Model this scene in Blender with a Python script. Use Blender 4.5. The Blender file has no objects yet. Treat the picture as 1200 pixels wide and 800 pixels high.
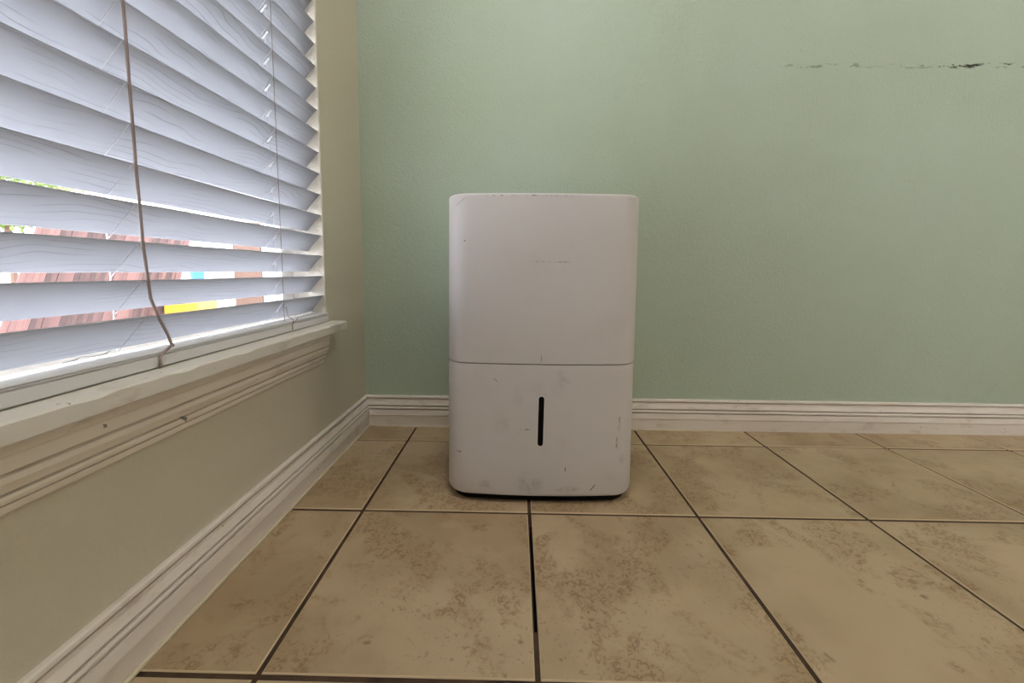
import bpy, bmesh, math, random
from mathutils import Matrix, Vector
random.seed(7)
S = bpy.context.scene
C = S.collection

# ---------------------------------------------------------------- camera
cam = bpy.data.cameras.new('camera')
cam.sensor_width = 36; cam.lens = 474.8 / 1200 * 36
cam.shift_x = 2.2 / 1200; cam.shift_y = -36.9 / 1200
cam.clip_start = 0.01; cam.clip_end = 200
co = bpy.data.objects.new('camera', cam); C.objects.link(co)
r = Vector((0.99981932, 0.01642413, 0.00956976)); u = Vector((-0.01113273, 0.09787419, 0.99513653)); f = Vector((-0.01540762, 0.99506326, -0.09803935))
M = Matrix((( r.x, u.x, -f.x, -0.0302), (r.y, u.y, -f.y, -0.7560), (r.z, u.z, -f.z, 0.4762), (0, 0, 0, 1)))
co.matrix_world = M
S.camera = co

# ---------------------------------------------------------------- sky
w = bpy.data.worlds.new('overcast_sky'); S.world = w; w.use_nodes = True
bg = w.node_tree.nodes['Background']
bg.inputs['Color'].default_value = (0.90, 0.93, 1.0, 1)
bg.inputs['Strength'].default_value = 17

def area(name, loc, direction, sx, sy, power, color):
    l = bpy.data.lights.new(name, 'AREA'); l.shape = 'RECTANGLE'; l.size = sx; l.size_y = sy
    l.energy = power; l.color = color
    o = bpy.data.objects.new(name, l); C.objects.link(o); o.location = loc
    o.rotation_euler = Vector(direction).to_track_quat('-Z', 'Y').to_euler()
    return o
# two unseen ceiling lamps added for brightness: neutral above the corner, warm to the right
area('ceiling_fill', (-0.05, -0.42, 2.42), (0, 0, -1), 0.4, 0.4, 12.5, (1.0, 0.97, 0.95))
area('ceiling_fill', (2.0, -0.6, 2.42), (0, 0, -1), 0.5, 0.5, 11, (1.0, 0.87, 0.74))

vs = S.view_settings
vs.view_transform = 'Standard'; vs.look = 'None'; vs.exposure = -0.36; vs.gamma = 1; vs.use_curve_mapping = False

# ---------------------------------------------------------------- key measures (metres)
WX, WY = -0.487, 0.444         # planes of the window wall and of the green wall
RX, RY, H = 2.75, -3.1, 2.44   # right wall, rear wall, ceiling
T = 0.33                       # tile pitch
JY0, JY1, SZ, HZ = -1.0, 0.207, 0.348, 1.98   # window opening

# ---------------------------------------------------------------- node helpers
def srgb(r_, g, b):
    def c(v):
        v /= 255.0
        return v / 12.92 if v <= 0.04045 else ((v + 0.055) / 1.055) ** 2.4
    return (c(r_), c(g), c(b), 1)

class Mat:
    def __init__(s, name, color=(0.8, 0.8, 0.8, 1), rough=0.6, spec=0.5):
        s.m = bpy.data.materials.new(name); s.m.use_nodes = True
        s.t = s.m.node_tree; s.b = s.t.nodes['Principled BSDF']
        s.b.inputs['Base Color'].default_value = color
        s.b.inputs['Roughness'].default_value = rough
        s.b.inputs['Specular IOR Level'].default_value = spec
    def n(s, typ, **kw):
        nd = s.t.nodes.new(typ)
        for k, v in kw.items(): setattr(nd, k, v)
        return nd
    def l(s, a, b): s.t.links.new(a, b)
    def val(s, inp, v):
        if isinstance(v, (int, float)): inp.default_value = v
        elif isinstance(v, (tuple, list)): inp.default_value = v
        else: s.l(v, inp)
    def coord(s, kind='Object', scale=(1, 1, 1), offset_random=0):
        tc = s.n('ShaderNodeTexCoord'); out = tc.outputs[kind]
        if offset_random:
            oi = s.n('ShaderNodeObjectInfo'); mm = s.math('MULTIPLY', oi.outputs['Random'], offset_random)
            va = s.n('ShaderNodeVectorMath', operation='ADD'); s.l(out, va.inputs[0]); s.l(mm, va.inputs[1]); out = va.outputs[0]
        mp = s.n('ShaderNodeMapping'); s.l(out, mp.inputs[0]); mp.inputs['Scale'].default_value = scale
        return mp.outputs[0]
    def world(s):
        return s.n('ShaderNodeNewGeometry').outputs['Position']
    def noise(s, vec, scale, detail=3, rough=0.5, dist=0.0):
        nd = s.n('ShaderNodeTexNoise'); s.l(vec, nd.inputs['Vector'])
        nd.inputs['Scale'].default_value = scale; nd.inputs['Detail'].default_value = detail
        nd.inputs['Roughness'].default_value = rough; nd.inputs['Distortion'].default_value = dist
        return nd.outputs['Fac']
    def math(s, op, a, b=0.0, c=None, clamp=False):
        nd = s.n('ShaderNodeMath', operation=op); nd.use_clamp = clamp
        s.val(nd.inputs[0], a); s.val(nd.inputs[1], b)
        if c is not None: s.val(nd.inputs[2], c)
        return nd.outputs[0]
    def ss(s, v, lo, hi, t0=0.0, t1=1.0):
        nd = s.n('ShaderNodeMapRange', interpolation_type='SMOOTHSTEP')
        s.l(v, nd.inputs[0]); nd.inputs[1].default_value = lo; nd.inputs[2].default_value = hi
        nd.inputs[3].default_value = t0; nd.inputs[4].default_value = t1
        return nd.outputs[0]
    def mix(s, fac, a, b):
        nd = s.n('ShaderNodeMix', data_type='RGBA')
        s.val(nd.inputs[0], fac); s.val(nd.inputs[6], a); s.val(nd.inputs[7], b)
        return nd.outputs[2]
    def col(s, c): s.l(c, s.b.inputs['Base Color'])
    def bump(s, h, strength=0.3, dist=0.001):
        nd = s.n('ShaderNodeBump'); s.l(h, nd.inputs['Height']); nd.inputs['Strength'].default_value = strength
        nd.inputs['Distance'].default_value = dist; s.l(nd.outputs[0], s.b.inputs['Normal'])

def painted_wall(name, base, alt, bump=0.35, scuffs=False):
    k = Mat(name, base, 0.5, 0.35); p = k.world()
    c = k.mix(k.ss(k.noise(p, 2.2, 3), 0.3, 0.7), base, alt)
    k.bump(k.noise(p, 150, 3, 0.6, 0.5), bump, 0.0034)
    if scuffs:   # a dotted, scraped line where furniture rubbed the paint
        sx = k.n('ShaderNodeSeparateXYZ'); k.l(p, sx.inputs[0])
        wob = k.math('MULTIPLY', k.math('SUBTRACT', k.noise(p, 9, 2), 0.5), 0.012)
        dz = k.math('ABSOLUTE', k.math('SUBTRACT', k.math('ADD', sx.outputs[2], wob), 1.049))
        band = k.ss(dz, 0.003, 0.008, 1, 0)
        mp = k.n('ShaderNodeMapping'); k.l(p, mp.inputs[0]); mp.inputs['Scale'].default_value = (0.6, 1, 2.0)
        spots = k.ss(k.noise(mp.outputs[0], 55, 4, 0.7), 0.50, 0.58)
        xm = k.math('MULTIPLY', k.ss(sx.outputs[0], 0.68, 0.74), k.ss(k.noise(p, 5, 1), 0.36, 0.5, 0.35, 1))
        xm2 = k.ss(sx.outputs[0], 0.9, 1.2, 0.45, 1)
        m = k.math('MULTIPLY', k.math('MULTIPLY', band, spots), k.math('MULTIPLY', xm, xm2))
        c = k.mix(m, c, srgb(52, 50, 36))
    k.col(c); return k.m

def old_trim(name, base, dirt, rough=0.4, dirt_amt=0.5, hole=True):
    k = Mat(name, base, rough, 0.45); p = k.world()
    mp = k.n('ShaderNodeMapping'); k.l(p, mp.inputs[0]); mp.inputs['Scale'].default_value = (1, 1, 2.5)
    d = k.ss(k.noise(mp.outputs[0], 14, 6, 0.65), 0.52, 0.78, 0, dirt_amt)
    c = k.mix(d, base, dirt)
    if hole: c = k.mix(k.ss(k.noise(p, 60, 3, 0.6), 0.70, 0.74, 0, 0.8), c, srgb(70, 58, 45))
    k.bump(k.noise(p, 90, 4), 0.18, 0.0015)
    k.col(c); return k.m

M_green = painted_wall('green_wall_paint', srgb(184, 199, 182), srgb(179, 193, 172), 0.65, True)
M_cream = painted_wall('cream_wall_paint', srgb(212, 204, 184), srgb(207, 199, 178), 0.3)
M_white = painted_wall('white_wall_paint', srgb(232, 230, 226), srgb(228, 226, 222), 0.3)
M_ceil = painted_wall('ceiling_paint', srgb(235, 232, 224), srgb(230, 228, 220), 0.3)
M_trim = old_trim('baseboard_paint', srgb(232, 223, 212), srgb(170, 150, 126))
M_sill = old_trim('sill_paint', srgb(228, 222, 212), srgb(176, 160, 138), 0.4, 0.55)
M_apron = old_trim('apron_paint', srgb(234, 224, 208), srgb(172, 154, 130), 0.45, 0.4)
M_caulk = old_trim('caulk', srgb(206, 194, 168), srgb(150, 130, 100), 0.6, 0.7, False)
M_frame = old_trim('window_frame_paint', srgb(228, 222, 214), srgb(196, 186, 170), 0.4, 0.3, False)
M_jamb = painted_wall('jamb_plaster', srgb(236, 230, 220), srgb(222, 214, 202), 0.8)

def slat_mat():
    k = Mat('white_embossed_slat', srgb(170, 171, 177), 0.42, 0.45)
    tc = k.n('ShaderNodeTexCoord'); oi = k.n('ShaderNodeObjectInfo')
    sp = k.n('ShaderNodeSeparateXYZ'); k.l(tc.outputs['Object'], sp.inputs[0])
    off = k.math('MULTIPLY', oi.outputs['Random'], 37.0)
    cb = k.n('ShaderNodeCombineXYZ')
    k.l(k.math('MULTIPLY', sp.outputs[0], 5.0), cb.inputs[0])
    k.l(k.math('ADD', k.math('MULTIPLY', sp.outputs[1], 2.6), off), cb.inputs[1])
    warp = k.noise(cb.outputs[0], 2.2, 2, 0.5)
    v = k.math('ADD', k.math('MULTIPLY', sp.outputs[0], 120.0), k.math('MULTIPLY', warp, 6.0))
    fr = k.math('ABSOLUTE', k.math('SUBTRACT', k.math('FRACT', v), 0.5))
    line = k.ss(fr, 0.0, 0.085, 1, 0)
    cb2 = k.n('ShaderNodeCombineXYZ'); k.l(sp.outputs[0], cb2.inputs[0]); k.l(k.math('ADD', k.math('MULTIPLY', sp.outputs[1], 0.25), off), cb2.inputs[1])
    br = k.ss(k.noise(cb2.outputs[0], 30, 2), 0.42, 0.6)
    m = k.math('MULTIPLY', line, br)
    k.col(k.mix(k.math('MULTIPLY', m, 0.5), srgb(170, 171, 177), srgb(80, 78, 88)))
    k.bump(k.math('MULTIPLY', m, -1.0), 0.3, 0.0008)
    # translucent share added so daylight grades across each slat
    tr = k.n('ShaderNodeBsdfTranslucent'); k.l(k.mix(k.math('MULTIPLY', m, 0.45), (0.74, 0.745, 0.78, 1), (0.28, 0.28, 0.32, 1)), tr.inputs[0])
    mx = k.n('ShaderNodeMixShader'); mx.inputs[0].default_value = 0.28
    out = [n for n in k.t.nodes if n.type == 'OUTPUT_MATERIAL'][0]
    k.l(k.b.outputs[0], mx.inputs[1]); k.l(tr.outputs[0], mx.inputs[2]); k.l(mx.outputs[0], out.inputs[0])
    return k.m
M_slat = slat_mat()
M_rail = Mat('white_blind_rail', srgb(228, 226, 226), 0.3, 0.5).m
M_cord = Mat('aged_cord', srgb(158, 142, 138), 0.85).m
M_string = Mat('white_string', srgb(222, 220, 224), 0.8).m

def tile_mat():
    k = Mat('beige_ceramic_tile', srgb(190, 165, 128), 0.42, 0.4)
    p = k.coord('Object', (1, 1, 1), 61.0)
    base = k.mix(k.ss(k.noise(p, 4.2, 4, 0.55), 0.30, 0.70), srgb(189, 167, 135), srgb(164, 141, 109))
    base = k.mix(k.ss(k.noise(p, 9, 3, 0.6), 0.55, 0.75, 0, 0.5), base, srgb(198, 170, 138))
    patch = k.ss(k.noise(p, 8.5, 4, 0.62, 0.5), 0.485, 0.60)
    fine = k.ss(k.noise(p, 105, 3, 0.6, 1.3), 0.51, 0.565)
    speck = k.math('MULTIPLY', patch, fine)
    few = k.math('MULTIPLY', k.ss(k.noise(p, 5.5, 2), 0.45, 0.6), k.ss(k.noise(p, 130, 3, 0.6, 1.0), 0.60, 0.66))
    c = k.mix(k.math('MULTIPLY', patch, 0.20), base, srgb(150, 120, 84))
    c = k.mix(k.math('MULTIPLY', speck, 0.55), c, srgb(128, 94, 62))
    c = k.mix(k.math('MULTIPLY', few, 0.5), c, srgb(120, 90, 60))
    c = k.mix(k.ss(k.noise(p, 24, 2, 0.5), 0.74, 0.78, 0, 0.6), c, srgb(110, 84, 56))
    k.col(c)
    k.l(k.ss(k.noise(p, 20, 3), 0.3, 0.7, 0.36, 0.52), k.b.inputs['Roughness'])
    k.bump(k.math('ADD', k.noise(p, 30, 4), k.math('MULTIPLY', speck, -0.5)), 0.22, 0.0012)
    return k.m
M_tile = tile_mat()
M_tedge = Mat('worn_tile_edge', srgb(206, 184, 150), 0.5).m
def grout_mat():
    k = Mat('dark_grout', srgb(92, 70, 50), 0.9); p = k.world()
    k.col(k.mix(k.ss(k.noise(p, 18, 4), 0.35, 0.7), srgb(84, 62, 44), srgb(50, 36, 26)))
    k.bump(k.noise(p, 400, 2), 0.5, 0.001); return k.m
M_grout = grout_mat()
M_black = Mat('black_hollow', (0.004, 0.003, 0.003, 1), 0.9, 0.1).m

# white plastic of the dehumidifier with smudges and scratches at their places
def plastic(name, lower=False):
    base = srgb(214, 209, 208)
    k = Mat(name, base, 0.42, 0.4); p = k.world()
    sx = k.n('ShaderNodeSeparateXYZ'); k.l(p, sx.inputs[0]); X, Z = sx.outputs[0], sx.outputs[2]
    c = k.mix(k.ss(k.noise(p, 7, 4, 0.6), 0.5, 0.75, 0, 0.16 if not lower else 0.35), base, srgb(176, 164, 150))
    n1 = k.noise(p, 150, 4, 0.65)
    nb = k.noise(p, 38, 3, 0.6, 0.5)
    def mark(c, x, z, hx, hz, amt, colr=(96, 86, 76), shear=0.0, thr=(0.42, 0.56)):
        xx = k.math('SUBTRACT', X, x); zz = k.math('SUBTRACT', Z, z)
        if shear: xx = k.math('SUBTRACT', xx, k.math('MULTIPLY', zz, shear))
        a = k.ss(k.math('ABSOLUTE', xx), hx * 0.6, hx, 1, 0); b = k.ss(k.math('ABSOLUTE', zz), hz * 0.5, hz, 1, 0)
        if hx > 0.0055 and hz > 0.0055:   # soft smudge: round and cloudy
            r2 = k.math('ADD', k.math('POWER', k.math('DIVIDE', xx, hx), 2.0), k.math('POWER', k.math('DIVIDE', zz, hz), 2.0))
            m = k.math('MULTIPLY', k.math('MULTIPLY', k.ss(r2, 0.1, 1.5, 1, 0), k.ss(nb, 0.35, 0.65)), k.ss(n1, 0.3, 0.7, 0.35, 1))
        else: m = k.math('MULTIPLY', k.math('MULTIPLY', a, b), k.ss(n1, thr[0], thr[1]))
        return k.mix(k.math('MULTIPLY', m, amt), c, srgb(*colr))
    if lower:
        for mk in [(0.065, 0.265, 0.014, 0.022, 0.3), (-0.06, 0.175, 0.02, 0.03, 0.16), (0.0, 0.045, 0.03, 0.025, 0.3),
                   (0.075, 0.034, 0.03, 0.006, 0.5), (-0.10, 0.038, 0.03, 0.012, 0.35), (-0.145, 0.105, 0.006, 0.0022, 0.8),
                   (0.18, 0.17, 0.003, 0.018, 0.5), (0.19, 0.095, 0.007, 0.014, 0.4), (0.03, 0.24, 0.035, 0.02, 0.12),
                   (-0.01, 0.158, 0.011, 0.0012, 0.8), (-0.025, 0.22, 0.012, 0.03, 0.16), (0.176, 0.13, 0.0025, 0.015, 0.5)]:
            c = mark(c, *mk)
        c = mark(c, 0.129, 0.036, 0.0016, 0.008, 0.9, shear=0.8, thr=(0.2, 0.3))
        c = mark(c, 0.072, 0.075, 0.0012, 0.006, 0.8, thr=(0.2, 0.3))
        c = mark(c, -0.07, 0.258, 0.0012, 0.004, 0.8, shear=-1.2, thr=(0.2, 0.3))
    else:
        c = mark(c, 0.033, 0.4925, 0.046, 0.0009, 0.75, thr=(0.42, 0.62))
        c = mark(c, 0.072, 0.512, 0.0058, 0.022, 0.12)
        c = mark(c, -0.02, 0.6175, 0.11, 0.0011, 0.8, thr=(0.48, 0.62))
        c = mark(c, -0.14, 0.607, 0.001, 0.009, 0.6, shear=1.3, thr=(0.3, 0.5))
        c = mark(c, -0.132, 0.532, 0.0022, 0.0012, 0.9, thr=(0.1, 0.2))
        c = mark(c, 0.02, 0.303, 0.0008, 0.009, 0.7, thr=(0.2, 0.3))
        c = mark(c, -0.125, 0.515, 0.006, 0.016, 0.15)
    k.col(c); k.bump(k.noise(p, 900, 2), 0.06, 0.0004)
    return k.m
M_plu = plastic('white_plastic_upper'); M_pll = plastic('white_plastic_bucket', True)
M_blk = Mat('black_plastic', (0.006, 0.006, 0.006, 1), 0.7, 0.1).m
M_rim = Mat('white_glow_and_rim', srgb(236, 232, 230), 0.35).m  # shared by the slot's painted glow ring and the bucket rim

def glass_mat():
    m = bpy.data.materials.new('window_glass'); m.use_nodes = True; t = m.node_tree
    for nd in list(t.nodes): t.nodes.remove(nd)
    o = t.nodes.new('ShaderNodeOutputMaterial'); mx = t.nodes.new('ShaderNodeMixShader')
    tr = t.nodes.new('ShaderNodeBsdfTransparent'); gl = t.nodes.new('ShaderNodeBsdfGlossy'); gl.inputs['Roughness'].default_value = 0.02
    fr = t.nodes.new('ShaderNodeLayerWeight'); fr.inputs['Blend'].default_value = 0.12
    t.links.new(fr.outputs[0], mx.inputs[0]); t.links.new(tr.outputs[0], mx.inputs[1]); t.links.new(gl.outputs[0], mx.inputs[2]); t.links.new(mx.outputs[0], o.inputs[0])
    tr.inputs[0].default_value = (0.97, 0.98, 0.98, 1)
    return m
M_glass = glass_mat()

def plank_mat():
    k = Mat('reddish_timber', srgb(150, 96, 84), 0.8)
    oi = k.n('ShaderNodeObjectInfo'); p = k.coord('Object', (1, 8, 0.7), 30)
    c = k.mix(oi.outputs['Random'], srgb(46, 30, 30), srgb(100, 70, 66))
    k.col(k.mix(k.ss(k.noise(p, 6, 3), 0.4, 0.7, 0, 0.5), c, srgb(70, 48, 46))); return k.m
M_plank = plank_mat()

# ---------------------------------------------------------------- mesh helpers
def link(name, bm, mats, parent=None, smooth=False, auto=None):
    me = bpy.data.meshes.new(name); bmesh.ops.recalc_face_normals(bm, faces=bm.faces[:]); bm.to_mesh(me); bm.free()
    for m in (mats if isinstance(mats, (list, tuple)) else [mats]): me.materials.append(m)
    if smooth:
        for p in me.polygons: p.use_smooth = True
        if auto:
            me.set_sharp_from_angle(angle=math.radians(auto))
    o = bpy.data.objects.new(name, me); C.objects.link(o)
    if parent: o.parent = parent
    return o
def box(bm, x0, x1, y0, y1, z0, z1, mi=0):
    v = [bm.verts.new(c) for c in ((x0,y0,z0),(x1,y0,z0),(x1,y1,z0),(x0,y1,z0),(x0,y0,z1),(x1,y0,z1),(x1,y1,z1),(x0,y1,z1))]
    for q in ((0,3,2,1),(4,5,6,7),(0,1,5,4),(1,2,6,5),(2,3,7,6),(3,0,4,7)):
        fc = bm.faces.new([v[i] for i in q]); fc.material_index = mi
    return v
def boxes(*bs):
    bm = bmesh.new()
    for b in bs: box(bm, *b)
    return bm
def bevelled(bm, w=0.002, seg=2):
    bmesh.ops.bevel(bm, geom=bm.edges[:], offset=w, segments=seg, affect='EDGES', profile=0.5); return bm
def thing(name, label, cat, loc=(0, 0, 0), group=None):
    o = bpy.data.objects.new(name, None); o.empty_display_size = 0.05; C.objects.link(o); o.location = loc
    o['label'] = label; o['category'] = cat
    if group: o['group'] = group
    return o
def tag(o, label, cat, group=None):
    o['label'] = label; o['category'] = cat
    if group: o['group'] = group
    return o
def structure(o, label=None):
    o['kind'] = 'structure'
    if label: o['label'] = label
    return o
def tube(bm, pts, rad, n=6):
    pts = [Vector(p) for p in pts]; rings = []
    for i, p in enumerate(pts):
        d = (pts[min(i+1, len(pts)-1)] - pts[max(i-1, 0)]).normalized()
        a = d.orthogonal().normalized(); b = d.cross(a)
        if i and rings:   # keep the ring turning smoothly
            a = (ref - d * ref.dot(d)).normalized(); b = d.cross(a)
        ref = a
        rings.append([bm.verts.new(p + rad * (math.cos(6.28318*j/n) * a + math.sin(6.28318*j/n) * b)) for j in range(n)])
    for r0, r1 in zip(rings, rings[1:]):
        for j in range(n): bm.faces.new((r0[j], r0[(j+1) % n], r1[(j+1) % n], r1[j]))
    bm.faces.new(rings[0][::-1]); bm.faces.new(rings[-1])
def prof(bm, profile, a, b, axis, mitre0=0.0, mitre1=0.0, plane=0.0, sign=1):
    """sweep a (distance from wall, z) profile along an axis from a to b; ends shift by mitre*distance"""
    ra, rb = [], []
    for d, z in profile:
        s0 = a + mitre0 * d; s1 = b + mitre1 * d; q = plane + sign * d
        if axis == 'y': ra.append(bm.verts.new((q, s0, z))); rb.append(bm.verts.new((q, s1, z)))
        else: ra.append(bm.verts.new((s0, q, z))); rb.append(bm.verts.new((s1, q, z)))
    n = len(profile)
    for i in range(n):
        j = (i + 1) % n; bm.faces.new((ra[i], ra[j], rb[j], rb[i]))
    bm.faces.new(ra); bm.faces.new(rb[::-1])

# ---------------------------------------------------------------- room shell
th = 0.15
W2A, W2B = -2.9, -1.4       # unseen window added behind the camera, sized for the light it lets in
ox = WX - th
structure(link('wall_left', boxes((ox, WX, W2B, WY, -0.05, 0.328), (ox, WX, RY - 0.1, W2A, -0.05, H), (ox, WX, W2B, JY0, 0.328, H), (ox, WX, W2A, W2B, -0.05, 1.1), (ox, WX, JY1, WY, 0.328, H), (ox, WX, JY0, JY1, HZ, H), (ox, WX, W2A, W2B, HZ, H)), M_cream),
          'cream painted wall with the window')
structure(link('wall_back', boxes((ox, RX + 0.1, WY, WY + 0.12, -0.05, H)), M_green), 'textured sage green wall behind the dehumidifier')
structure(link('wall_right', boxes((RX, RX + 0.1, RY - 0.1, WY, -0.05, H)), M_white))
structure(link('wall_rear', boxes((WX, RX, RY - 0.1, RY, -0.05, H)), M_white))
structure(link('ceiling', boxes((ox, RX + 0.1, RY - 0.1, WY + 0.12, H, H + 0.08)), M_ceil))
# plastered reveal of the window opening
structure(link('trim_1', boxes((ox + 0.002, WX - 0.0015, JY1 - 0.003, JY1 + 0.001, 0.348, HZ), (ox + 0.002, WX - 0.0015, JY0 - 0.001, JY0 + 0.003, 0.348, HZ),
                               (ox + 0.002, WX - 0.0015, JY0, JY1, HZ - 0.003, HZ + 0.001)), M_jamb), 'white plastered window reveal')

# floor: dark bed, grout with one missing stretch, and tiles
fl = structure(link('floor', boxes((ox, RX + 0.1, RY - 0.1, WY + 0.1, -0.06, -0.014)), M_black), 'beige ceramic tile floor with dark grout lines')
GX0, GX1, GY0, GY1 = -0.0015, 0.0045, -0.262, -0.040
link('grout', boxes((WX, GX0, RY, WY, -0.014, -0.0020), (GX1, RX, RY, WY, -0.014, -0.0020), (GX0, GX1, RY, GY0, -0.014, -0.0020), (GX0, GX1, GY1, WY, -0.014, -0.0020)), M_grout, fl)
gap = 0.0068
def tile_mesh(wx, wy):
    bm = bmesh.new(); b = 0.0014
    hx, hy = wx / 2, wy / 2
    lo = [bm.verts.new((sx * hx, sy * hy, -0.012)) for sx, sy in ((-1,-1),(1,-1),(1,1),(-1,1))]
    mi = [bm.verts.new((sx * hx, sy * hy, -0.0014)) for sx, sy in ((-1,-1),(1,-1),(1,1),(-1,1))]
    hi = [bm.verts.new((sx * (hx - b), sy * (hy - b), 0)) for sx, sy in ((-1,-1),(1,-1),(1,1),(-1,1))]
    for i in range(4):
        j = (i + 1) % 4
        bm.faces.new((lo[i], lo[j], mi[j], mi[i])).material_index = 1
        bm.faces.new((mi[i], mi[j], hi[j], hi[i])).material_index = 1
    bm.faces.new(hi); bm.faces.new(lo[::-1])
    return bm
cache = {}
xs = [(max(k * T, WX + 0.008), min((k + 1) * T, RX)) for k in range(-2, 9)]
ys = [(k * T, min((k + 1) * T, WY - 0.008)) for k in range(-9, 2)]
for x0, x1 in xs:
    for y0, y1 in ys:
        wx_, wy_ = x1 - x0 - gap, y1 - y0 - gap
        if wx_ < 0.02 or wy_ < 0.02: continue
        key = (round(wx_, 4), round(wy_, 4))
        if key not in cache:
            o = link('tile', tile_mesh(wx_, wy_), [M_tile, M_tedge], fl); cache[key] = o.data
        else:
            o = bpy.data.objects.new('tile', cache[key]); C.objects.link(o); o.parent = fl
        o.location = ((x0 + x1) / 2, (y0 + y1) / 2, random.uniform(-0.0004, 0.0004))
        o.rotation_euler = (random.uniform(-.0015, .0015), random.uniform(-.0015, .0015), 0)

# baseboards
BB = [(0, 0.0935), (0.005, 0.0935), (0.0080, 0.0918), (0.0086, 0.0880), (0.0080, 0.0866), (0.0010, 0.0863), (0.0010, 0.0842), (0.0074, 0.0838), (0.0076, 0.078), (0.0100, 0.071), (0.0118, 0.0665),
      (0.0116, 0.0652), (0.0030, 0.0648), (0.0030, 0.0622), (0.0124, 0.0616), (0.0136, 0.0580), (0.0130, 0.0550), (0.0030, 0.0546), (0.0030, 0.0522), (0.0138, 0.0516),
      (0.0155, 0.0360), (0.0135, 0.0340), (0.0125, 0.0), (0, 0.0)]
bm = bmesh.new(); prof(bm, BB, RY, WY, 'y', 0, -1, WX, 1)
bl = structure(link('baseboard_left', bm, M_trim), 'off-white moulded baseboard under the window')
bm = bmesh.new(); prof(bm, BB, WX, RX, 'x', 1, -1, WY, -1)
bb = structure(link('baseboard_back', bm, M_trim), 'off-white moulded baseboard along the green wall')
bm = bmesh.new(); prof(bm, BB, RY, WY, 'y', 0, -1, RX, -1); structure(link('baseboard_right', bm, M_trim))
def caulk(pts, rad, parent):
    out = []
    for a, b in zip(pts, pts[1:]):
        n = max(2, int((Vector(b) - Vector(a)).length / 0.02))
        for i in range(n): out.append(Vector(a).lerp(Vector(b), i / n) + Vector((random.uniform(-.0007, .0007),) * 2 + (random.uniform(-.0006, .0006),)))
    out.append(Vector(pts[-1])); bm = bmesh.new(); tube(bm, out, rad, 6)
    return link('caulk_bead', bm, M_caulk, parent, True)
caulk([(WX + 0.0138, RY + .02, 0.001), (WX + 0.0138, WY - 0.016, 0.001)], 0.0032, bl)
caulk([(WX + 0.016, WY - 0.0138, 0.0005), (0.655, WY - 0.0138, 0.0005)], 0.0026, bb)

# ---------------------------------------------------------------- window: stool, apron, frame, glass
win = thing('window_1', 'white framed window behind the blind', 'window')
win['kind'] = 'structure'
del win['category']
# stool with a chipped front edge, its horn running past the opening
bm = bmesh.new()
N = 90; rows = []
for i in range(N + 1):
    y = -1.05 + (0.232 + 1.05) * i / N
    ch = max(0, math.sin(y * 31) * math.sin(y * 83 + 1)) * 0.0028 + random.uniform(0, 0.0006)
    if 0.0 < y < 0.12: ch *= 0.8
    fx = WX + 0.039
    rows.append([bm.verts.new(c) for c in ((WX + 0.0005, y, 0.328), (fx - 0.0008, y, 0.328), (fx, y, 0.3292), (fx, y, 0.3462 - ch), (fx - 0.0016 - ch * 1.3, y, 0.348), (WX + 0.0005, y, 0.348))])
for a, b in zip(rows, rows[1:]):
    for i in range(6): bm.faces.new((a[i], a[(i+1) % 6], b[(i+1) % 6], b[i]))
bm.faces.new(rows[0]); bm.faces.new(rows[-1][::-1])
box(bm, ox + 0.03, WX + 0.0005, JY0 + 0.001, JY1 - 0.001, 0.3282, 0.348)
stool = link('window_sill', bm, M_sill, win, True, 28); stool['label'] = 'chipped white window sill board'
AP = [(0, 0.328), (0.0205, 0.328), (0.0205, 0.3135), (0.0190, 0.311), (0.0190, 0.2985), (0.0178, 0.2972), (0.0125, 0.2968), (0.0125, 0.2950), (0.0170, 0.2935), (0.0178, 0.288), (0.0150, 0.2815),
      (0.0140, 0.2785), (0.0085, 0.2780), (0.0085, 0.2762), (0.0128, 0.2752), (0.0138, 0.2720), (0.0130, 0.2685), (0.0070, 0.2680), (0.0070, 0.2662), (0.0100, 0.2655), (0.0092, 0.2590), (0.0060, 0.2560), (0, 0.2560)]
bm = bmesh.new(); prof(bm, AP, -1.02, 0.157, 'y', -1, 1, WX, 1)
link('apron_moulding', bm, M_apron, win)
# frame and sashes
fx0, fx1 = ox + 0.03, ox + 0.075
fr = link('window_frame', bevelled(boxes((fx0, fx1, JY0 + .004, JY0 + 0.045, 0.348, HZ - .004), (fx0, fx1, JY1 - 0.045, JY1 - .004, 0.348, HZ - .004), (fx0, fx1, JY0 + .045, JY1 - .045, 0.348, 0.378), (fx0, fx1, JY0 + .045, JY1 - .045, HZ - .045, HZ - .004),
          (fx0 + .004, fx1 - .004, JY0 + .045, JY1 - .045, 1.14, 1.175)), 0.002, 1), M_frame, win)
link('pane', boxes((fx0 + 0.018, fx0 + 0.022, JY0 + 0.044, JY1 - 0.044, 0.377, 1.141)), M_glass, fr)
link('pane', boxes((fx0 + 0.018, fx0 + 0.022, JY0 + 0.044, JY1 - 0.044, 1.174, HZ - .044)), M_glass, fr)

# frame and panes of the window added for light, behind the camera
w2 = structure(link('fill_window', bevelled(boxes((fx0, fx1, W2A, W2A + 0.045, 1.102, HZ), (fx0, fx1, W2B - 0.045, W2B, 1.102, HZ), (fx0, fx1, -2.15, -2.10, 1.15, HZ - .045), (fx0, fx1, W2A + .045, W2B - .045, 1.102, 1.15), (fx0, fx1, W2A + .045, W2B - .045, HZ - .045, HZ)), .002, 1), M_frame))
link('pane', boxes((fx0 + .018, fx0 + .022, W2A + .044, -2.149, 1.149, HZ - .044)), M_glass, w2)
link('pane', boxes((fx0 + .018, fx0 + .022, -2.101, W2B - .044, 1.149, HZ - .044)), M_glass, w2)

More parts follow.
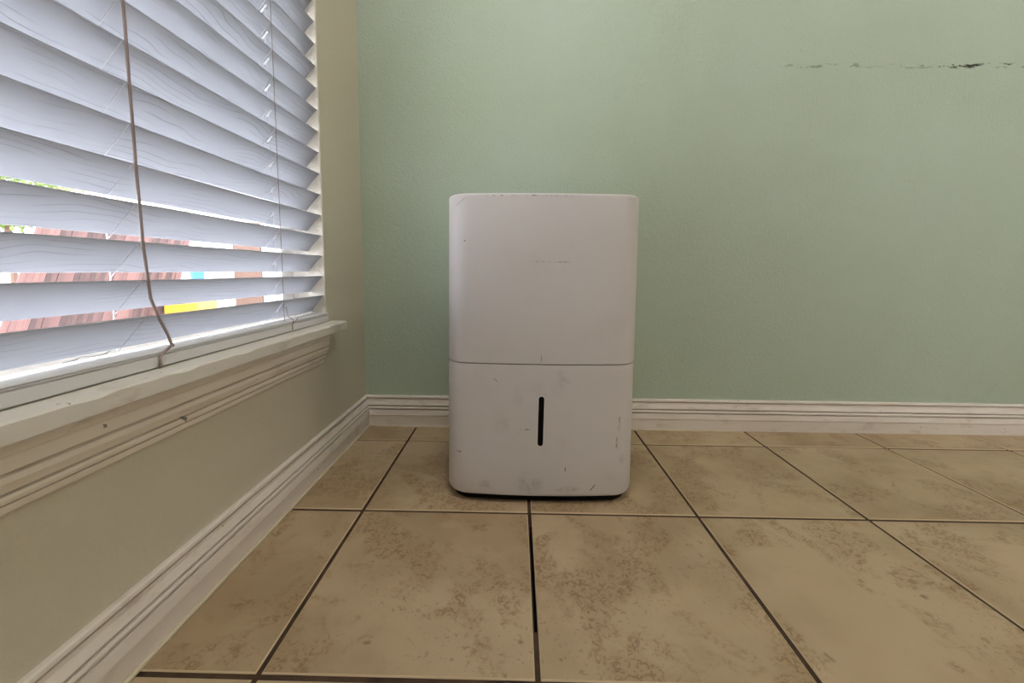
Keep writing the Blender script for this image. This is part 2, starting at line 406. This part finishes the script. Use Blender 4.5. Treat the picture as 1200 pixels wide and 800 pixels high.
# ---------------------------------------------------------------- blind
blind = thing('window_blind', 'white slatted window blind with wood-grain slats, half tilted, in the window opening', 'blind', (WX - 0.025, -0.4, 0.35))
off = -Vector(blind.location)
def bpart(o): o.matrix_local = Matrix.Translation(off) @ o.matrix_local; return o
SX, SY = WX - 0.005, 0.203
ang = math.radians(48); SW = 0.050
def slat_z(k):
    return 0.4105 + 0.0474 * k, (-0.003 + 0.0011 * min(k, 13)) / 0.6
def slat_mesh():
    bm = bmesh.new(); L = 1.196; th_ = 0.0026
    yc = [0.0, -0.1555, -0.1600, -L]            # a route hole for the lift cord
    xc = [0.0, -0.0165, -0.0330, -SW]
    crown = lambda x: 0.0012 * (1 - ((x + SW/2) / (SW/2)) ** 2)
    # subdivide across for a slight crown
    xs_ = [0.0, -0.0012, -0.006, -0.0165, -0.025, -0.0330, -0.044, -0.0488, -SW]
    def v(x, y, s):
        e = 0.45 if x in (0.0, -SW) else 1
        return bm.verts.new((x, y, crown(x) + s * e * th_ / 2))
    g = {}
    for s in (1, -1):
        for i, x in enumerate(xs_):
            for j, y in enumerate(yc): g[s, i, j] = v(x, y, s)
    hole = {(3, 1), (4, 1)}
    for i in range(len(xs_) - 1):
        for j in range(3):
            if (i, j) in hole: continue
            for s in (1, -1): bm.faces.new((g[s,i,j], g[s,i,j+1], g[s,i+1,j+1], g[s,i+1,j]))
    n = len(xs_) - 1
    for j in range(3):
        for i in (0, n): bm.faces.new((g[1,i,j], g[1,i,j+1], g[-1,i,j+1], g[-1,i,j]))
    for i in range(n):
        for j in (0, 3): bm.faces.new((g[1,i,j], g[1,i+1,j], g[-1,i+1,j], g[-1,i,j]))
    for i in (3, 4):
        for j in (1, 2): bm.faces.new((g[1,i,j], g[1,i+1,j], g[-1,i+1,j], g[-1,i,j]))
    for i in (3, 5): bm.faces.new((g[1,i,1], g[1,i,2], g[-1,i,2], g[-1,i,1]))
    return bm
NS = 32
first = None
for k in range(NS):
    z, sl = slat_z(k)
    if first is None: first = link('slat', slat_mesh(), M_slat, blind, True, 30); o = first
    else: o = first.copy(); C.objects.link(o); o.parent = blind
    a = ang + (random.uniform(-0.012, 0.012) if k else 0.06)
    z += 0.0015 if k == 0 else 0
    ex = Vector((math.cos(a), 0, math.sin(a))); ey = Vector((0, 1, sl)).normalized(); ez = ex.cross(ey).normalized(); ex = ey.cross(ez)
    m = Matrix((ex, ey, ez)).transposed().to_4x4(); m.translation = Vector((SX, SY, z))
    o.matrix_local = Matrix.Translation(off) @ m
def place(name, bm, mat, parent=blind, smooth=False, auto=None):
    bmesh.ops.translate(bm, vec=off, verts=bm.verts[:]); return link(name, bm, mat, parent, smooth, auto)
# bottom rail with rounded nose and two grooves
RP = [(-0.044, 0.3495), (0.004, 0.3495), (0.0055, 0.351), (0.0055, 0.3635), (0.0025, 0.3640), (0.0025, 0.3652), (0.0052, 0.3656), (0.0052, 0.3664), (0.0025, 0.3668), (0.0025, 0.3678), (0.0048, 0.3682),
      (0.0036, 0.3694), (-0.001, 0.3704), (-0.008, 0.3706), (-0.040, 0.3692), (-0.044, 0.366)]
bm = bmesh.new(); prof(bm, RP, -0.993, 0.2045, 'y', 0, 0, WX, 1)
place('bottom_rail', bm, M_rail, smooth=True, auto=35)
place('headrail', bevelled(boxes((WX - 0.055, WX - 0.002, -0.995, 0.203, HZ - 0.055, HZ - 0.006)), .002, 1), M_rail)
ztop = HZ - 0.05
def zs(k, y): z, s = slat_z(k); return z + s * (y - SY)
dxo, dzo = SW * math.cos(ang), SW * math.sin(ang)
for yl, rad, mat in ((-0.266, 0.00085, M_string), (0.034, 0.0007, M_string), (-0.62, 0.0008, M_string), (-0.92, 0.0008, M_string)):
    bm = bmesh.new(); sx_ = WX + 0.0003 if yl == -0.266 else SX + 0.0022; tube(bm, [(sx_, yl + 0.0006, 0.500 if yl == -0.266 else 0.371), (sx_, yl + 0.0006, ztop)], rad, 6)
    lad = place('ladder_cord', bm, M_cord if yl > 0 else mat)
    bm = bmesh.new(); tube(bm, [(SX - dxo - 0.0022, yl, 0.371), (SX - dxo - 0.0022, yl, ztop)], 0.0010, 6); place('rear_string', bm, M_string, lad)
    r0 = None
    for k in range(NS):
        z = zs(k, yl) - 0.0028
        if r0 is None:
            bm = bmesh.new(); tube(bm, [(0, 0, 0), (-dxo - 0.002, 0, -dzo - 0.002)], 0.0006, 5)
            r0 = link('rung', bm, M_string, lad); o = r0
        else: o = r0.copy(); C.objects.link(o); o.parent = lad
        o.location = Vector((SX + 0.0015, yl, z)) + off
# lift cords
bm = bmesh.new()
tube(bm, [(WX + 0.0005, -0.2655, ztop), (WX + 0.0005, -0.2650, 0.60), (WX + 0.001, -0.2640, 0.50), (WX + 0.0015, -0.2600, 0.437), (WX + 0.0025, -0.2525, 0.4125), (WX + 0.005, -0.243, 0.388), (WX + 0.0080, -0.2425, 0.3765), (WX + 0.0085, -0.240, 0.3735)], 0.0017, 8)
tube(bm, [(WX + 0.0085, -0.2415, 0.3750), (WX + 0.0085, -0.254, 0.368), (WX + 0.0080, -0.2605, 0.3625), (WX + 0.0075, -0.2600, 0.3500)], 0.0017, 8)
lc = place('lift_cord', bm, M_cord, smooth=True); lc['label'] = 'thick grey-brown cord hanging in front of the slats'
bm = bmesh.new(); tube(bm, [(SX - 0.0165, 0.0448, 0.379), (SX - 0.0165, 0.0448, ztop)], 0.0007, 6); place('lift_cord', bm, M_string)
bm = bmesh.new()
tube(bm, [(WX + 0.0015, 0.034, 0.400), (WX + 0.004, 0.036, 0.380), (WX + 0.0068, 0.050, 0.3715), (WX + 0.0068, 0.045, 0.362), (WX + 0.0068, 0.045, 0.352)], 0.0008, 6)
tube(bm, [(WX + 0.0068, 0.047, 0.366), (WX + 0.0068, 0.060, 0.370), (WX + 0.0068, 0.066, 0.3745)], 0.0008, 6)
place('cord_end', bm, M_cord, smooth=True)
bm = bmesh.new()   # pale loop of string on the bottom rail
tube(bm, [(WX - 0.032 + 0.004 * math.sin(t * 2.1), -0.335 + 0.011 * t, 0.3718 + 0.0020 * abs(math.sin(t))) for t in [i * 0.4 for i in range(14)]], 0.0008, 6)
place('string_loop', bm, M_string, smooth=True)

# ---------------------------------------------------------------- dehumidifier
CX = 0.0225
dh = thing('dehumidifier', 'white plastic dehumidifier with a narrow black slot, standing on tiles before the green wall', 'dehumidifier', (CX, 0.17, 0))
doff = -Vector(dh.location)
def plan(inset, flare, z):
    hw = 0.1915 + flare - inset; r_ = max(0.046 - inset, 0.01)
    y0, y1 = 0.030 + inset, 0.318 - inset; cy, hd = (y0 + y1) / 2, (y1 - y0) / 2
    pts = []
    for qx, qy, a0 in ((1, -1, -90), (1, 1, 0), (-1, 1, 90), (-1, -1, 180)):
        for i in range(13):
            a = math.radians(a0 + 90 * i / 12)
            pts.append([qx * (hw - r_) + r_ * math.cos(a), cy + qy * (hd - r_) + r_ * math.sin(a)])
    fine = []
    for i, p in enumerate(pts):
        q = pts[(i + 1) % len(pts)]; L = math.dist(p, q); n = max(1, int(L / 0.02))
        for j in range(n): fine.append((p[0] + (q[0]-p[0]) * j / n, p[1] + (q[1]-p[1]) * j / n))
    out = []
    for x, y in fine:
        if y < cy: y += 0.012 * (x / 0.195) ** 2 * min(1, (cy - y) / 0.1)
        out.append((CX + x, y, z))
    return out
def loft(name, levels, mat, auto=40):
    bm = bmesh.new(); rings = []; nref = None
    for z, ins, fl_ in levels:
        # sample every ring at the same parameters as the first
        pl = plan(ins, fl_, z)
        if nref is None: nref = len(pl)
        if len(pl) != nref:
            base = plan(0, fl_, z); c0 = (CX, 0.174)
            pl = []
            for x, y, _ in base:
                dx_, dy_ = x - c0[0], y - c0[1]
                pl.append((c0[0] + dx_ * (1 - ins / 0.195), c0[1] + dy_ * (1 - ins / 0.144), z))
        rings.append([bm.verts.new(Vector(p) + doff) for p in pl])
    for a, b in zip(rings, rings[1:]):
        n = len(a)
        for i in range(n): bm.faces.new((a[i], a[(i+1) % n], b[(i+1) % n], b[i]))
    bm.faces.new(rings[0][::-1]); bm.faces.new(rings[-1])
    return link(name, bm, mat, dh, True, auto)
def fl_at(z): return 0.0045 * (1 - z / 0.622)
def arc(zc, r_, up, n=5):
    out = []
    for i in range(n + 1):
        a = math.pi / 2 * i / n
        if up: out.append((zc - r_ + r_ * math.sin(a), r_ * (1 - math.cos(a))))
        else: out.append((zc + r_ - r_ * math.cos(a), r_ * (1 - math.sin(a))))
    return out
ZS = 0.2905
lv = [(z, i, fl_at(z)) for z, i in [(ZS + 0.0009, 0.0012), (ZS + 0.002, 0.0)] + [(0.36, 0), (0.45, 0), (0.54, 0)] + arc(0.6225, 0.0055, True)]
loft('upper_housing', lv, M_plu)
lv = [(z, i, fl_at(z) - 0.0004) for z, i in arc(0.0145, 0.010, False) + [(0.1, 0), (0.2, 0)] + [(ZS - 0.002, 0.0), (ZS - 0.0009, 0.0012)]]
loft('water_bucket', lv, M_pll)
loft('inner_core', [(0.10, 0.004, 0), (0.5, 0.004, 0)], M_blk)
loft('base', [(0.0008, 0.014, 0), (0.004, 0.010, 0), (0.020, 0.010, 0)], M_blk)
def pill(bm, hx, hz, yf, yb, n=12):
    cx_, cz = 0.0215, 0.1755
    out = []
    for q in (0, 1):
        for i in range(n + 1):
            a = math.pi * i / n + math.pi * q
            out.append((cx_ + hx * math.cos(a) - (0.0016 if q else 0) * 0.5 + (0 if q else 0.0004), cz + (hz - hx) * (1 if q == 0 else -1) + hx * math.sin(a)))
    A = [bm.verts.new(Vector((x, yf, z)) + doff) for x, z in out]; B = [bm.verts.new(Vector((x, yb, z)) + doff) for x, z in out]
    for i in range(len(A)): j = (i + 1) % len(A); bm.faces.new((A[i], A[j], B[j], B[i]))
    bm.faces.new(A); bm.faces.new(B[::-1])
bm = bmesh.new(); pill(bm, 0.0068, 0.0525, 0.0297, 0.034); rim = link('slot_glow', bm, M_rim, dh)  # paler ring puts the bright outline glow round the slot into colour
bm = bmesh.new(); pill(bm, 0.0056, 0.0512, 0.0295, 0.034); ww = link('water_level_window', bm, M_blk, dh); ww['label'] = 'black vertical slot'

# ---------------------------------------------------------------- outside: paving, house, plank panel and odd things
def pav():
    k = Mat('pale_paving', srgb(205, 200, 190), 0.9); k.col(k.mix(k.ss(k.noise(k.world(), 3, 4), .3, .7), srgb(208, 203, 194), srgb(180, 174, 164))); return k.m
structure(link('ground', boxes((-40, ox - 0.001, -30, 40, -0.80, -0.70), (ox - .001, 30, RY - 30, RY - 0.11, -0.80, -0.70), (ox - .001, 30, WY + .13, 40, -0.80, -0.70)), pav()), 'pale paved yard')
M_house = Mat('white_render', srgb(232, 228, 220), 0.9).m
M_door = Mat('brown_door', srgb(84, 58, 46), 0.6).m
M_dark = Mat('dark_louvre', srgb(60, 54, 54), 0.7).m
house = thing('neighbour_building', 'white rendered building with a brown door across the yard, seen between the slats', 'building', (-6.5, 11.0, -0.70))
hoff = -Vector(house.location)
def hp(name, bm, m, parent): bmesh.ops.translate(bm, vec=hoff, verts=bm.verts[:]); return link(name, bm, m, parent)
hp('wall', boxes((-14, -1.5, 11.0, 14, -0.70, 3.2)), M_house, house)
hp('roof', boxes((-14.4, -1.1, 10.5, 14.4, 3.2, 3.35)), M_dark, house)
hd = hp('door', bevelled(boxes((-8.25, -7.45, 10.94, 11.0, -0.69, 1.75)), .01, 1), M_door, house)
hp('door_frame', boxes((-8.33, -8.26, 10.92, 11.0, -0.69, 1.83), (-7.20, -7.14, 10.92, 11.0, -0.69, 1.83), (-8.26, -7.20, 10.92, 11.0, 1.76, 1.83)), M_house, house)
for i in range(6): hp('louvre', boxes((-7.42 + i * 0.11, -7.36 + i * 0.11, 10.95, 11.0, -0.69, 1.6)), M_dark, house)
panel = thing('fence_panel', 'leaning panel of reddish-brown timber planks in the yard, seen between the lower slats', 'fence', (-7.0, 6.5, -0.70))
p0 = None
lean = math.radians(-21)
for i in range(35):
    if p0 is None:
        p0 = link('plank', bevelled(boxes((-0.015, 0.015, -0.037, 0.037, 0, 2.46)), .003, 1), M_plank, panel); o = p0
    else: o = p0.copy(); C.objects.link(o); o.parent = panel
    o.location = (random.uniform(-.006, .006), -2.02 + i * 0.079, 0.02 + random.uniform(0, .02)); o.rotation_euler = (lean, 0, 0)
link('fence_rail', boxes((-0.06, -0.02, -1.85, 0.92, 0.30, 0.38)), M_plank, panel); link('fence_rail', boxes((-0.06, -0.02, -1.25, 1.45, 1.75, 1.83)), M_plank, panel)
table = thing('garden_table', 'white garden table in the yard beyond the reddish plank panel', 'table', (-8.2, 9.6, -0.70))
link('tabletop', bevelled(boxes((-0.42, 0.42, -0.42, 0.42, 0.83, 0.87)), .006, 1), M_house, table)
for sx in (-1, 1):
    for sy in (-1, 1): link('leg', bevelled(boxes((sx*.37-.02, sx*.37+.02, sy*.37-.02, sy*.37+.02, 0, 0.83)), .003, 1), M_house, table)
bk = thing('bucket', 'bright blue bucket on the white garden table', 'bucket', (-8.15, 9.45, 0.17))
bm = bmesh.new(); bmesh.ops.create_cone(bm, cap_ends=True, segments=20, radius1=0.14, radius2=0.17, depth=0.32, matrix=Matrix.Translation((0, 0, 0.16)))
link('body', bm, Mat('blue_plastic', srgb(40, 105, 165), 0.5).m, bk, True, 40)
bm = bmesh.new(); bmesh.ops.create_cone(bm, cap_ends=False, segments=20, radius1=0.174, radius2=0.174, depth=0.014, matrix=Matrix.Translation((0, 0, 0.312))); link('rim', bm, M_rim, bk)
crate = thing('storage_box', 'yellow storage box on the ground beside the reddish planks', 'box', (-6.6, 7.3, -0.70))
M_yel = Mat('yellow_plastic', srgb(200, 140, 40), 0.5).m
link('body', bevelled(boxes((-.34, .34, -.26, .26, 0, 0.62)), .012, 2), M_yel, crate); link('lid', bevelled(boxes((-.36, .36, -.28, .28, 0.62, 0.67)), .01, 2), M_yel, crate)

shrub = thing('garden_shrub', 'light green leafy shrub beyond the timber planks, at the upper left gap', 'shrub', (-11.0, 7.9, -0.70))
M_leaf = Mat('light_leaf', srgb(104, 122, 62), 0.6).m
bm = bmesh.new()
for i in range(2600):
    d = Vector((random.gauss(0, 1), random.gauss(0, 1), random.gauss(0, 1))).normalized() * random.uniform(0.6, 1.0)
    p = Vector((d.x * 0.9, d.y * 1.5, 2.75 + d.z * 0.85)); a = Vector((random.gauss(0, 1), random.gauss(0, 1), random.gauss(0, 1))).normalized() * 0.07; b = a.orthogonal().normalized() * 0.035
    bm.faces.new([bm.verts.new(q) for q in (p - a, p + b, p + a, p - b)])
lf = link('foliage', bm, M_leaf, shrub); lf['kind'] = 'stuff'
bm = bmesh.new(); tube(bm, [(0, 0, 0), (0.04, 0.02, 1.2), (0, 0, 2.6)], 0.06, 8)
for q in ((0.5, 0.6, 3.1), (-0.4, -0.7, 3.0), (0.2, -0.3, 3.3)): tube(bm, [(0.02, 0.01, 1.9), q], 0.025, 6)
link('stem', bm, M_door, shrub)
